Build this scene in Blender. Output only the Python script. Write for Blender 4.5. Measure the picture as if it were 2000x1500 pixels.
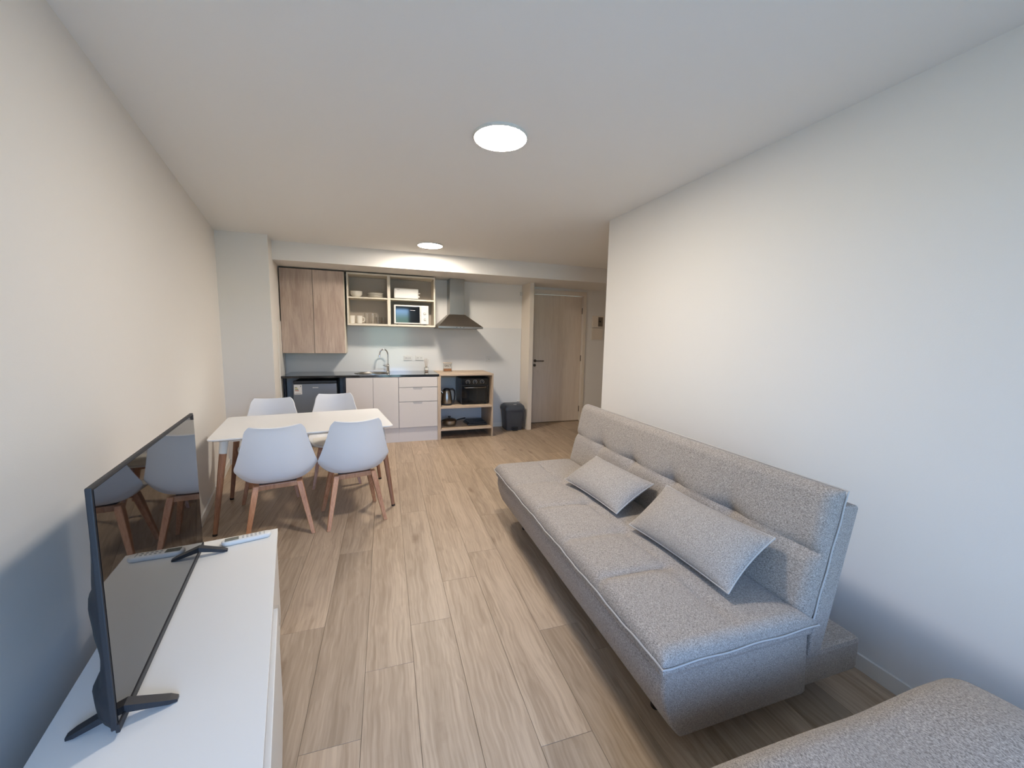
import bpy, bmesh, math, random
from mathutils import Vector, Matrix
random.seed(7)
S = bpy.context.scene
for o in list(bpy.data.objects): bpy.data.objects.remove(o)
COL = S.collection
PI = math.pi
# ---------------------------------------------------------------- camera
cam = bpy.data.objects.new('camera', bpy.data.cameras.new('camera')); COL.objects.link(cam)
_R = Vector((0.9461009, -0.3233679, 0.0180623)); _U = Vector((0.0204546, 0.1153178, 0.9931180)); _F = Vector((0.3232253, 0.9392204, -0.1157166))
cam.matrix_world = Matrix(((_R.x, _U.x, -_F.x, 0), (_R.y, _U.y, -_F.y, 0), (_R.z, _U.z, -_F.z, 1.442), (0, 0, 0, 1)))
cam.data.sensor_fit = 'HORIZONTAL'; cam.data.sensor_width = 36; cam.data.lens = 773.975 / 2000 * 36
cam.data.clip_start = 0.02; cam.data.clip_end = 200
S.camera = cam
# ---------------------------------------------------------------- world: daylight sky behind the window
W = bpy.data.worlds.new('sky'); S.world = W; W.use_nodes = True
wn = W.node_tree.nodes; wl = W.node_tree.links
tcw = wn.new('ShaderNodeTexCoord'); sx_ = wn.new('ShaderNodeSeparateXYZ'); rw = wn.new('ShaderNodeValToRGB')
mr = wn.new('ShaderNodeMapRange'); mr.inputs['From Min'].default_value = -1; mr.inputs['From Max'].default_value = 1
wl.new(tcw.outputs['Generated'], sx_.inputs[0]); wl.new(sx_.outputs['Z'], mr.inputs['Value']); wl.new(mr.outputs[0], rw.inputs['Fac'])
el = rw.color_ramp.elements                       # ground, haze at the horizon, blue sky
el[0].position = 0.0; el[0].color = (0.17, 0.24, 0.30, 1)
e = el.new(0.47); e.color = (0.16, 0.24, 0.26, 1)
e = el.new(0.522); e.color = (0.14, 0.23, 0.17, 1)
e = el.new(0.532); e.color = (0.36, 0.59, 1.0, 1)
el[-1].position = 1.0; el[-1].color = (0.17, 0.40, 1.0, 1)
wl.new(rw.outputs['Color'], wn['Background'].inputs['Color']); wn['Background'].inputs['Strength'].default_value = 19.0
# ---------------------------------------------------------------- exposure
S.view_settings.view_transform = 'Standard'; S.view_settings.look = 'None'
S.view_settings.exposure = 0.0; S.view_settings.gamma = 1.0; S.view_settings.use_curve_mapping = False
LAMP = 162.0; LAMP_COL = (1.0, 0.91, 0.80)
# portal at the window behind the camera (guides sky light through the opening)
WX0, WX1, WZ0, WZ1, WY = -0.30, 1.05, 0.05, 2.32, -1.5
pl = bpy.data.lights.new('window_portal', 'AREA'); pl.shape = 'RECTANGLE'; pl.size = WX1 - WX0; pl.size_y = WZ1 - WZ0
pl.cycles.is_portal = True
po = bpy.data.objects.new('window_portal', pl); COL.objects.link(po)
po.location = ((WX0 + WX1) / 2, WY - 0.06, (WZ0 + WZ1) / 2); po.rotation_euler = (math.radians(90), 0, 0)
po.rotation_euler = (math.radians(-90), 0, math.radians(180))

# ================================================================ materials
def lin(c):
    c = c / 255.0
    return c / 12.92 if c <= 0.04045 else ((c + 0.055) / 1.055) ** 2.4
def rgb(r, g, b): return (lin(r), lin(g), lin(b), 1)
def mat(name, col, rough=0.5, metal=0.0, spec=0.5, noise=None, bump=None, coat=0.0):
    """noise=(scale, amount) varies the colour; bump=(scale, strength)"""
    m = bpy.data.materials.new(name); m.use_nodes = True
    nt = m.node_tree; b = nt.nodes['Principled BSDF']
    b.inputs['Base Color'].default_value = col; b.inputs['Roughness'].default_value = rough
    b.inputs['Metallic'].default_value = metal; b.inputs['Specular IOR Level'].default_value = spec
    b.inputs['Coat Weight'].default_value = coat; b.inputs['Coat Roughness'].default_value = 0.05
    tc = nt.nodes.new('ShaderNodeTexCoord')
    if noise:
        n = nt.nodes.new('ShaderNodeTexNoise'); n.inputs['Scale'].default_value = noise[0]; n.inputs['Detail'].default_value = 5
        nt.links.new(tc.outputs['Object'], n.inputs['Vector'])
        r = nt.nodes.new('ShaderNodeValToRGB')
        a = noise[1]
        r.color_ramp.elements[0].position = 0.3; r.color_ramp.elements[1].position = 0.7
        r.color_ramp.elements[0].color = (col[0] * (1 - a), col[1] * (1 - a), col[2] * (1 - a), 1)
        r.color_ramp.elements[1].color = (min(1, col[0] * (1 + a)), min(1, col[1] * (1 + a)), min(1, col[2] * (1 + a)), 1)
        nt.links.new(n.outputs['Fac'], r.inputs['Fac']); nt.links.new(r.outputs['Color'], b.inputs['Base Color'])
    if bump:
        n2 = nt.nodes.new('ShaderNodeTexNoise'); n2.inputs['Scale'].default_value = bump[0]; n2.inputs['Detail'].default_value = 3
        nt.links.new(tc.outputs['Object'], n2.inputs['Vector'])
        bp = nt.nodes.new('ShaderNodeBump'); bp.inputs['Strength'].default_value = bump[1]; bp.inputs['Distance'].default_value = 0.002
        nt.links.new(n2.outputs['Fac'], bp.inputs['Height']); nt.links.new(bp.outputs['Normal'], b.inputs['Normal'])
    return m
def wood(name, c0, c1, knot=None, rough=0.5, stretch=(1, 1, 0.06), scale=14, rand=True, gloss=0.4, kscale=1.0, bands=0.55, soft=0.45, wobble=0.03):
    """grained wood; the long grain runs along the axis with the small stretch factor"""
    m = bpy.data.materials.new(name); m.use_nodes = True
    nt = m.node_tree; L = nt.links; b = nt.nodes['Principled BSDF']; N = nt.nodes.new
    b.inputs['Roughness'].default_value = rough; b.inputs['Specular IOR Level'].default_value = gloss
    tc = N('ShaderNodeTexCoord'); oi = N('ShaderNodeObjectInfo')
    off = N('ShaderNodeVectorMath'); off.operation = 'MULTIPLY_ADD'
    cx = N('ShaderNodeCombineXYZ')
    for i in range(3): L.new(oi.outputs['Random'], cx.inputs[i])
    off.inputs[1].default_value = (31.0, 17.0, 23.0) if rand else (0, 0, 0)
    L.new(cx.outputs[0], off.inputs[0]); L.new(tc.outputs['Object'], off.inputs[2])
    wob = N('ShaderNodeTexNoise'); wob.inputs['Scale'].default_value = 3.2; wob.inputs['Detail'].default_value = 2; L.new(off.outputs[0], wob.inputs['Vector'])
    wv = N('ShaderNodeVectorMath'); wv.operation = 'MULTIPLY_ADD'; wv.inputs[1].default_value = tuple(wobble if s_ >= 0.9 else 0 for s_ in stretch); L.new(wob.outputs['Color'], wv.inputs[0]); L.new(off.outputs[0], wv.inputs[2])
    off = wv
    mp = N('ShaderNodeMapping'); mp.inputs['Scale'].default_value = stretch; L.new(off.outputs[0], mp.inputs['Vector'])
    # broad figure
    n1 = N('ShaderNodeTexNoise'); n1.inputs['Scale'].default_value = scale; n1.inputs['Detail'].default_value = 4; n1.inputs['Distortion'].default_value = 0.8
    L.new(mp.outputs[0], n1.inputs['Vector'])
    # rings out of the broad figure
    w = N('ShaderNodeMath'); w.operation = 'MULTIPLY'; w.inputs[1].default_value = 60; L.new(n1.outputs['Fac'], w.inputs[0])
    sn = N('ShaderNodeMath'); sn.operation = 'SINE'; L.new(w.outputs[0], sn.inputs[0])
    # fine pores
    mp2 = N('ShaderNodeMapping'); mp2.inputs['Scale'].default_value = tuple(s * (9 if s >= 0.9 else 4) for s in stretch); L.new(off.outputs[0], mp2.inputs['Vector'])
    n2 = N('ShaderNodeTexNoise'); n2.inputs['Scale'].default_value = scale; n2.inputs['Detail'].default_value = 5; L.new(mp2.outputs[0], n2.inputs['Vector'])
    s0 = N('ShaderNodeMath'); s0.operation = 'MULTIPLY_ADD'; s0.inputs[1].default_value = soft; s0.inputs[2].default_value = 0.5 - 0.5 * soft; L.new(n1.outputs['Fac'], s0.inputs[0])
    s1 = N('ShaderNodeMath'); s1.operation = 'MULTIPLY_ADD'; s1.inputs[1].default_value = 0.03; L.new(sn.outputs[0], s1.inputs[0]); L.new(s0.outputs[0], s1.inputs[2])
    s2 = N('ShaderNodeMath'); s2.operation = 'MULTIPLY_ADD'; s2.inputs[1].default_value = bands; L.new(n2.outputs['Fac'], s2.inputs[0]); L.new(s1.outputs[0], s2.inputs[2])
    r = N('ShaderNodeValToRGB'); m0 = 0.5 + 0.5 * bands; r.color_ramp.elements[0].position = m0 - 0.17; r.color_ramp.elements[1].position = m0 + 0.17
    r.color_ramp.elements[0].color = c0; r.color_ramp.elements[1].color = c1
    L.new(s2.outputs[0], r.inputs['Fac'])
    last = r.outputs['Color']
    if knot:
        mk = N('ShaderNodeMapping'); mk.inputs['Scale'].default_value = tuple(2.6 * kscale if s >= 0.9 else 0.9 * kscale for s in stretch); L.new(off.outputs[0], mk.inputs['Vector'])
        vo = N('ShaderNodeTexVoronoi'); vo.inputs['Scale'].default_value = 2.3; L.new(mk.outputs[0], vo.inputs['Vector'])
        kn = N('ShaderNodeTexNoise'); kn.inputs['Scale'].default_value = 30; L.new(off.outputs[0], kn.inputs['Vector'])
        ad = N('ShaderNodeMath'); ad.operation = 'MULTIPLY_ADD'; ad.inputs[1].default_value = 0.12; L.new(kn.outputs['Fac'], ad.inputs[0]); L.new(vo.outputs['Distance'], ad.inputs[2])
        kr = N('ShaderNodeValToRGB'); kr.color_ramp.elements[0].position = 0.09; kr.color_ramp.elements[1].position = 0.25
        kr.color_ramp.elements[0].color = (1, 1, 1, 1); kr.color_ramp.elements[1].color = (0, 0, 0, 1)
        L.new(ad.outputs[0], kr.inputs['Fac'])
        mx = N('ShaderNodeMix'); mx.data_type = 'RGBA'
        mm = N('ShaderNodeMath'); mm.operation = 'MULTIPLY'; mm.inputs[1].default_value = 0.65; L.new(kr.outputs['Color'], mm.inputs[0])
        L.new(mm.outputs[0], mx.inputs['Factor']); L.new(last, mx.inputs[6]); mx.inputs[7].default_value = knot
        last = mx.outputs[2]
    if rand:
        hs = N('ShaderNodeHueSaturation'); v = N('ShaderNodeMapRange'); v.inputs['To Min'].default_value = 0.88; v.inputs['To Max'].default_value = 1.10
        L.new(oi.outputs['Random'], v.inputs['Value']); L.new(v.outputs[0], hs.inputs['Value']); L.new(last, hs.inputs['Color']); last = hs.outputs['Color']
    L.new(last, b.inputs['Base Color'])
    bp = N('ShaderNodeBump'); bp.inputs['Strength'].default_value = 0.12; bp.inputs['Distance'].default_value = 0.001
    L.new(n2.outputs['Fac'], bp.inputs['Height']); L.new(bp.outputs['Normal'], b.inputs['Normal'])
    return m
def fabric(name, dark, light, scale=900, bump=0.5):
    m = bpy.data.materials.new(name); m.use_nodes = True
    nt = m.node_tree; L = nt.links; b = nt.nodes['Principled BSDF']; N = nt.nodes.new
    b.inputs['Roughness'].default_value = 0.95; b.inputs['Specular IOR Level'].default_value = 0.15
    b.inputs['Sheen Weight'].default_value = 0.15
    tc = N('ShaderNodeTexCoord')
    mp = N('ShaderNodeMapping'); mp.inputs['Scale'].default_value = (1, 0.45, 1); mp.inputs['Location'].default_value = (.377, .513, .291); mp.inputs['Rotation'].default_value = (.21, .17, .12); L.new(tc.outputs['Object'], mp.inputs['Vector'])
    n = N('ShaderNodeTexNoise'); n.inputs['Scale'].default_value = scale * 0.40; n.inputs['Detail'].default_value = 4; n.inputs['Roughness'].default_value = 0.75
    L.new(mp.outputs[0], n.inputs['Vector'])
    r = N('ShaderNodeValToRGB'); r.color_ramp.elements[0].position = 0.36; r.color_ramp.elements[1].position = 0.66
    r.color_ramp.elements[0].color = dark; r.color_ramp.elements[1].color = light
    L.new(n.outputs['Fac'], r.inputs['Fac']); L.new(r.outputs['Color'], b.inputs['Base Color'])
    bp = N('ShaderNodeBump'); bp.inputs['Strength'].default_value = bump; bp.inputs['Distance'].default_value = 0.0006
    L.new(n.outputs['Fac'], bp.inputs['Height']); L.new(bp.outputs['Normal'], b.inputs['Normal'])
    return m
def glassm(name, tint=(1, 1, 1, 1), rough=0.0, refl=1.0):
    m = bpy.data.materials.new(name); m.use_nodes = True
    nt = m.node_tree; nt.nodes.clear(); N = nt.nodes.new; L = nt.links
    o = N('ShaderNodeOutputMaterial'); mx = N('ShaderNodeMixShader'); t = N('ShaderNodeBsdfTransparent'); g = N('ShaderNodeBsdfGlossy')
    f = N('ShaderNodeFresnel'); f.inputs['IOR'].default_value = 1.5
    mu = N('ShaderNodeMath'); mu.operation = 'MULTIPLY'; mu.inputs[1].default_value = refl
    t.inputs['Color'].default_value = tint; g.inputs['Roughness'].default_value = rough
    L.new(f.outputs[0], mu.inputs[0]); L.new(mu.outputs[0], mx.inputs['Fac']); L.new(t.outputs[0], mx.inputs[1]); L.new(g.outputs[0], mx.inputs[2]); L.new(mx.outputs[0], o.inputs['Surface'])
    return m
def emis(name, col, s):
    m = bpy.data.materials.new(name); m.use_nodes = True; nt = m.node_tree; nt.nodes.clear()
    o = nt.nodes.new('ShaderNodeOutputMaterial'); e = nt.nodes.new('ShaderNodeEmission')
    e.inputs['Color'].default_value = (*col[:3], 1); e.inputs['Strength'].default_value = s
    nt.links.new(e.outputs[0], o.inputs['Surface']); return m

M = dict(
    wall=mat('painted wall', rgb(231, 227, 221), 0.75, spec=0.3, bump=(220, 0.12)),
    ceil=mat('ceiling paint', rgb(238, 236, 232), 0.85, spec=0.2, bump=(160, 0.08)),
    trim=mat('white trim', rgb(232, 228, 220), 0.4),
    sub=mat('plank joint filler', rgb(132, 112, 92), 0.8),
    plank=wood('oak floor planks', rgb(154, 133, 111), rgb(190, 169, 146), knot=rgb(122, 96, 74), rough=0.42, stretch=(1, 0.06, 1), scale=11, soft=0.6, bands=0.55, wobble=0.045),
    splash=mat('gloss splash panel', rgb(222, 221, 218), 0.13, spec=0.5, coat=0.0),
    cream=mat('cream melamine', rgb(222, 212, 194), 0.45, noise=(30, 0.03)),
    shelfback=mat('beige melamine back', rgb(176, 163, 148), 0.5),
    doorw=wood('upper cabinet driftwood', rgb(172, 150, 136), rgb(198, 178, 162), rough=0.5, stretch=(1, 1, 0.14), scale=9, soft=1.0),
    oak=wood('pale oak board', rgb(178, 155, 132), rgb(214, 194, 170), rough=0.5, stretch=(0.08, 1, 1), scale=9),
    oakv=wood('pale oak board upright', rgb(176, 154, 132), rgb(212, 192, 168), rough=0.5, stretch=(1, 1, 0.08), scale=9),
    base=mat('greige lacquer', rgb(214, 206, 200), 0.4),
    kick=mat('greige plinth', rgb(212, 205, 201), 0.45),
    granite=mat('black granite', rgb(26, 28, 32), 0.07, noise=(260, 0.5), coat=0.4),
    steel=mat('brushed steel', rgb(156, 153, 148), 0.30, metal=1.0),
    steeld=mat('dark brushed steel', rgb(150, 142, 134), 0.36, metal=1.0),
    chrome=mat('chrome', rgb(215, 215, 215), 0.06, metal=1.0),
    fridge=mat('silver fridge door', rgb(128, 134, 142), 0.35, metal=0.55),
    dark=mat('dark plastic', rgb(38, 40, 44), 0.4),
    darkg=mat('gloss black', rgb(14, 15, 18), 0.06, coat=0.5),
    navy=mat('blue black body', rgb(40, 43, 52), 0.35),
    white=mat('white plastic', rgb(218, 216, 211), 0.35),
    porcelain=mat('white porcelain', rgb(226, 220, 208), 0.15, coat=0.3),
    glass=glassm('clear glass', (0.985, 0.99, 0.99, 1), refl=0.5),
    pane=glassm('window glass', (0.97, 0.98, 0.98, 1), refl=0.6),
    oven=mat('oven glass', rgb(24, 28, 32), 0.05, coat=0.5),
    doorleaf=wood('ash door leaf', rgb(212, 196, 178), rgb(228, 214, 197), rough=0.5, stretch=(1, 1, 0.06), scale=9, bands=0.4, rand=False),
    casing=mat('beige door frame', rgb(224, 212, 196), 0.5),
    nickel=mat('satin nickel', rgb(120, 110, 100), 0.35, metal=1.0),
    tabletop=mat('white lacquer table', rgb(236, 235, 234), 0.35),
    shell=mat('white chair shell', rgb(226, 227, 230), 0.42),
    pad=mat('white faux leather', rgb(230, 226, 218), 0.5),
    beech=wood('beech leg', rgb(166, 112, 80), rgb(206, 156, 120), rough=0.42, stretch=(1, 1, 0.1), scale=22),
    walnut=wood('brown table leg', rgb(124, 84, 62), rgb(166, 122, 94), rough=0.45, stretch=(1, 1, 0.1), scale=22),
    foot=mat('black foot cap', rgb(30, 24, 22), 0.4),
    tv=mat('television plastic', rgb(34, 36, 42), 0.5, noise=(400, 0.15)),
    screen=mat('television screen', rgb(10, 10, 12), 0.02, spec=0.62, coat=0.0),
    standw=mat('white laminate', rgb(226, 224, 220), 0.38),
    sofa=fabric('heather grey upholstery', rgb(108, 101, 95), rgb(198, 187, 177)),
    pillow=fabric('heather grey cushion cloth', rgb(112, 106, 101), rgb(200, 191, 183), scale=1100),
    pipe=mat('light piping', rgb(184, 179, 174), 0.8),
    bin=mat('anthracite plastic', rgb(74, 78, 84), 0.45),
    amber=mat('amber contents', rgb(176, 120, 76), 0.7, noise=(120, 0.25)),
    ink=mat('brown lettering', rgb(70, 60, 50), 0.6),
    reed=mat('rattan reed', rgb(176, 150, 120), 0.7),
    cork=mat('diffuser label', rgb(230, 224, 214), 0.6),
    lcd=mat('remote display', rgb(104, 106, 98), 0.2),
    grip=mat('grip recess', rgb(178, 174, 174), 0.5),
    grey=mat('grey print', rgb(140, 140, 142), 0.5),
    green=mat('energy band green', rgb(110, 130, 80), 0.5), yel=mat('energy band yellow', rgb(196, 176, 90), 0.5),
    red=mat('energy band red', rgb(186, 120, 104), 0.5),
    lamp=emis('lit diffuser', LAMP_COL, LAMP), lampk=emis('lit diffuser by the kitchen', LAMP_COL, LAMP * 1.4),
    ground=mat('balcony tiles', rgb(190, 186, 180), 0.6),
)

# ================================================================ mesh builder
class B:
    def __init__(s): s.v = []; s.f = []; s.sm = []
    def add(s, vs, fs, smooth=False):
        n = len(s.v); s.v += [tuple(v) for v in vs]
        s.f += [tuple(i + n for i in f) for f in fs]; s.sm += [smooth] * len(fs); return s
    def box(s, x0, x1, y0, y1, z0, z1, c=0.0):
        """box; c > 0 chamfers every edge"""
        if c <= 0:
            vs = [(x, y, z) for x in (x0, x1) for y in (y0, y1) for z in (z0, z1)]
            return s.add(vs, [(0, 1, 3, 2), (4, 6, 7, 5), (0, 4, 5, 1), (2, 3, 7, 6), (0, 2, 6, 4), (1, 5, 7, 3)])
        bm = bmesh.new(); bmesh.ops.create_cube(bm, size=1)
        for v in bm.verts: v.co = Vector((x0 + (v.co.x + .5) * (x1 - x0), y0 + (v.co.y + .5) * (y1 - y0), z0 + (v.co.z + .5) * (z1 - z0)))
        bmesh.ops.bevel(bm, geom=list(bm.edges), offset=min(c, .49 * min(x1 - x0, y1 - y0, z1 - z0)), segments=2, profile=0.6, affect='EDGES')
        bm.verts.index_update(); s.add([v.co[:] for v in bm.verts], [[v.index for v in f.verts] for f in bm.faces]); bm.free(); return s
    def prism(s, poly, z0, z1):
        n = len(poly); vs = [(x, y, z0) for x, y in poly] + [(x, y, z1) for x, y in poly]
        a = sum(poly[i][0] * poly[(i + 1) % n][1] - poly[(i + 1) % n][0] * poly[i][1] for i in range(n))
        r = list(range(n)) if a > 0 else list(range(n))[::-1]
        fs = [tuple(r[::-1]), tuple(i + n for i in r)] + [(r[i], r[(i + 1) % n], r[(i + 1) % n] + n, r[i] + n) for i in range(n)]
        return s.add(vs, fs)
    def extr(s, poly, y0, y1, smooth=False):
        """polygon in the x-z plane pushed along y"""
        n = len(poly); vs = [(x, y0, z) for x, z in poly] + [(x, y1, z) for x, z in poly]
        a = sum(poly[i][0] * poly[(i + 1) % n][1] - poly[(i + 1) % n][0] * poly[i][1] for i in range(n))
        r = list(range(n))[::-1] if a > 0 else list(range(n))
        s.add(vs, [tuple(r[::-1]), tuple(i + n for i in r)][:2]); k = len(s.v) - 2 * n
        s.f += [(r[i] + k, r[(i + 1) % n] + k, r[(i + 1) % n] + n + k, r[i] + n + k) for i in range(n)]; s.sm += [smooth] * n
        return s
    def tube(s, path, r, seg=12, closed=False, caps=True):
        P = [Vector(p) for p in path]; n = len(P); rr = r if isinstance(r, (list, tuple)) else [r] * n
        rings = []; up = None
        for i in range(n):
            if closed: d = P[(i + 1) % n] - P[i - 1]
            else: d = P[min(i + 1, n - 1)] - P[max(i - 1, 0)]
            d.normalize()
            if up is None: up = Vector((0, 0, 1)) if abs(d.z) < 0.9 else Vector((1, 0, 0))
            a = d.cross(up)
            if a.length < 1e-4: a = d.cross(Vector((0, 1, 0)))
            a.normalize(); b = a.cross(d); up = b
            rings.append([P[i] + (a * math.cos(2 * PI * k / seg) + b * math.sin(2 * PI * k / seg)) * rr[i] for k in range(seg)])
        vs = [v for g in rings for v in g]; fs = []
        for i in range(n if closed else n - 1):
            j = (i + 1) % n
            for k in range(seg):
                q = (k + 1) % seg; fs.append((i * seg + k, i * seg + q, j * seg + q, j * seg + k))
        if caps and not closed: fs += [tuple(range(seg))[::-1], tuple((n - 1) * seg + k for k in range(seg))]
        return s.add(vs, fs, True)
    def lathe(s, prof, cx=0, cy=0, seg=32):
        """profile of (r, z) turned about the vertical at cx, cy"""
        vs = []; fs = []
        for r, z in prof:
            for k in range(seg): a = 2 * PI * k / seg; vs.append((cx + r * math.cos(a), cy + r * math.sin(a), z))
        n = len(prof)
        for i in range(n - 1):
            for k in range(seg):
                q = (k + 1) % seg; fs.append((i * seg + k, i * seg + q, (i + 1) * seg + q, (i + 1) * seg + k))
        if prof[0][0] > 1e-5: fs.append(tuple(range(seg))[::-1])
        if prof[-1][0] > 1e-5: fs.append(tuple((n - 1) * seg + k for k in range(seg)))
        return s.add(vs, fs, True)
    def grid(s, fn, us, vs_, smooth=True, flip=False):
        vv = [fn(u, v) for v in vs_ for u in us]; n = len(us); fs = []
        for j in range(len(vs_) - 1):
            for i in range(n - 1):
                q = (j * n + i, j * n + i + 1, (j + 1) * n + i + 1, (j + 1) * n + i); fs.append(q[::-1] if flip else q)
        return s.add(vv, fs, smooth)
    def build(s, name, m, parent=None, loc=None, weld=False):
        me = bpy.data.meshes.new(name); me.from_pydata(s.v, [], s.f); me.update()
        me.polygons.foreach_set('use_smooth', s.sm)
        if weld:
            bm = bmesh.new(); bm.from_mesh(me); bmesh.ops.remove_doubles(bm, verts=bm.verts, dist=1e-4)
            bmesh.ops.recalc_face_normals(bm, faces=bm.faces); bm.to_mesh(me); bm.free()
        if any(s.sm) and not all(s.sm): me.set_sharp_from_angle(angle=math.radians(42))
        elif all(s.sm): me.set_sharp_from_angle(angle=math.radians(50))
        me.materials.append(M[m]); o = bpy.data.objects.new(name, me); COL.objects.link(o)
        if parent is not None: o.parent = parent
        if loc is not None: o.location = loc
        return o
def thing(name, label, cat, loc=(0, 0, 0), rz=0.0, group=None):
    o = bpy.data.objects.new(name, None); COL.objects.link(o); o.location = loc; o.rotation_euler = (0, 0, rz); o.empty_display_size = 0.05
    o['label'] = label; o['category'] = cat
    if group: o['group'] = group
    return o
def tag(o, label, cat, group=None):
    o['label'] = label; o['category'] = cat
    if group: o['group'] = group
    return o
def struct(o, label, cat='structure'):
    o['kind'] = 'structure'; o['label'] = label; o['category'] = cat; return o
def copy_tree(o, parent=None):
    c = o.copy(); COL.objects.link(c)
    if parent is not None: c.parent = parent
    for ch in list(o.children): copy_tree(ch, c)
    return c
def lines(n, a=-1.0, b=1.0): return [a + (b - a) * i / (n - 1) for i in range(n)]
def edgelines(n, r, L):
    """samples over [-L/2, L/2], packed close to both ends"""
    e = [r * (1 - math.cos(t * PI / 2)) for t in (0, .25, .45, .62, .78, .9, 1.0)]
    mid = [-L / 2 + r + (L - 2 * r) * i / n for i in range(1, n)]
    return [-L / 2 + q for q in e] + mid + [L / 2 - q for q in e[::-1]]
def soft_slab(b, L, Wd, T, r, top=None, bot=None, nx=40, ny=20):
    """upholstered slab: length along y, width along x, thickness along z, edges rounded over r; top/bot displace the faces"""
    xs = edgelines(nx, r, Wd); ys = edgelines(ny, r, L)
    def h(x, y):
        def g(d):
            d = max(0.0, min(1.0, d / r)); return math.sqrt(max(0.0, 1 - (1 - d) ** 2))
        return g(Wd / 2 - abs(x)) * g(L / 2 - abs(y))
    b.grid(lambda x, y: (x, y, T / 2 * h(x, y) + (top(x, y) * h(x, y) if top else 0)), xs, ys)
    b.grid(lambda x, y: (x, y, -T / 2 * h(x, y) + (bot(x, y) * h(x, y) if bot else 0)), xs, ys, flip=True)
    return b

# ================================================================ room
AR = math.radians(-0.951); AL = math.radians(-10.214); AF = math.radians(1.258)
H = 2.489; YK = 6.082; YD = 6.171; XH = 4.3; YB = WY
def xl(y): return -1.55 + math.tan(AL) * (y - 4.995)
def xr(y): return 1.984 + math.tan(AR) * (y - 3.188)
fl = B().box(-2.2, XH + .1, YB - .1, YD + .1, -0.12, -0.012).build('floor', 'sub'); struct(fl, 'light oak plank floor running from the sofa to the entrance door', 'floor')
# floor planks, laid along AF in rows of .203; every row has its own joint offset
uF = Vector((math.sin(AF), math.cos(AF))); vF = Vector((math.cos(AF), -math.sin(AF)))
def clip(poly, n, d):
    out = []
    for i in range(len(poly)):
        a = poly[i]; b_ = poly[(i + 1) % len(poly)]; da = a.dot(n) - d; db = b_.dot(n) - d
        if da <= 0: out.append(a)
        if (da < 0) != (db < 0): t = da / (da - db); out.append(a + (b_ - a) * t)
    return out
PW, PL = 0.2034, 1.3265
joints = {-2: 1.362, -1: 1.659, 0: 1.893, 1: 2.209, 2: 1.150, 3: 1.677}
np_ = 0
nL = Vector((-math.cos(AL), math.sin(AL))); dL = nL.dot(Vector((-1.55, 4.995))) + 0.03
nR = Vector((math.cos(AR), -math.sin(AR))); dR = nR.dot(Vector((1.984, 3.188))) + 0.03
for row in range(-10, 22):
    q0 = joints.get(row, random.uniform(0, PL)); q0 -= PL * 6
    for k in range(12):
        a = q0 + k * PL; g = 0.0005
        base = Vector((0.095, 0)) + vF * (PW * row)
        pts = [base + uF * (a + g) + vF * g, base + uF * (a + g) + vF * (PW - g), base + uF * (a + PL - g) + vF * (PW - g), base + uF * (a + PL - g) + vF * g]
        pts = clip(pts, nL, dL)
        if not pts: continue
        pts = clip(pts, Vector((0, 1)), YD + .06); 
        if not pts: continue
        pts = clip(pts, Vector((0, -1)), 1.53)
        if not pts: continue
        pts = clip(pts, Vector((1, 0)), XH + .03)
        if not pts: continue
        cy = sum(p.y for p in pts) / len(pts)
        if max(p.x for p in pts) > xr(cy) + .03:
            if min(p.y for p in pts) < 3.16 and max(p.y for p in pts) > 3.3 and min(p.x for p in pts) > 2.02:
                pts = clip(pts, Vector((0, -1)), -3.22)
            elif cy < 3.2: pts = clip(pts, nR, dR)
        if len(pts) < 3: continue
        if min(p.x for p in pts) > xr(sum(p.y for p in pts) / len(pts)) + .02 and max(p.y for p in pts) < 3.3: continue
        area = abs(sum(pts[i].x * pts[(i + 1) % len(pts)].y - pts[(i + 1) % len(pts)].x * pts[i].y for i in range(len(pts)))) / 2
        if area < .004: continue
        c = sum(pts, Vector((0, 0))) / len(pts); loc = [(p - c) for p in pts]
        # local frame: y along the plank
        lp = [(p.dot(vF), p.dot(uF)) for p in loc]; n = len(lp)
        ar = sum(lp[i][0] * lp[(i + 1) % n][1] - lp[(i + 1) % n][0] * lp[i][1] for i in range(n))
        if ar < 0: lp = lp[::-1]
        inn = [(x * (1 - 0.0007 / max(.02, abs(x))), y * (1 - 0.0007 / max(.02, abs(y)))) for x, y in lp]
        vs = [(x, y, -0.014) for x, y in lp] + [(x, y, -0.0008) for x, y in lp] + [(x, y, 0) for x, y in inn]
        fs = [tuple(range(n))[::-1], tuple(2 * n + i for i in range(n))]
        for i in range(n):
            j = (i + 1) % n; fs += [(i, j, n + j, n + i), (n + i, n + j, 2 * n + j, 2 * n + i)]
        o = B().add(vs, fs).build('plank', 'plank', fl, (c.x, c.y, 0)); o.rotation_euler = (0, 0, -AF); np_ += 1
print('planks', np_)

ce = B().box(-2.2, XH + .1, YB - .1, YD + .2, H, H + .12).build('ceiling', 'ceil'); struct(ce, 'plain white painted ceiling with two round lamps', 'ceiling')
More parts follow.
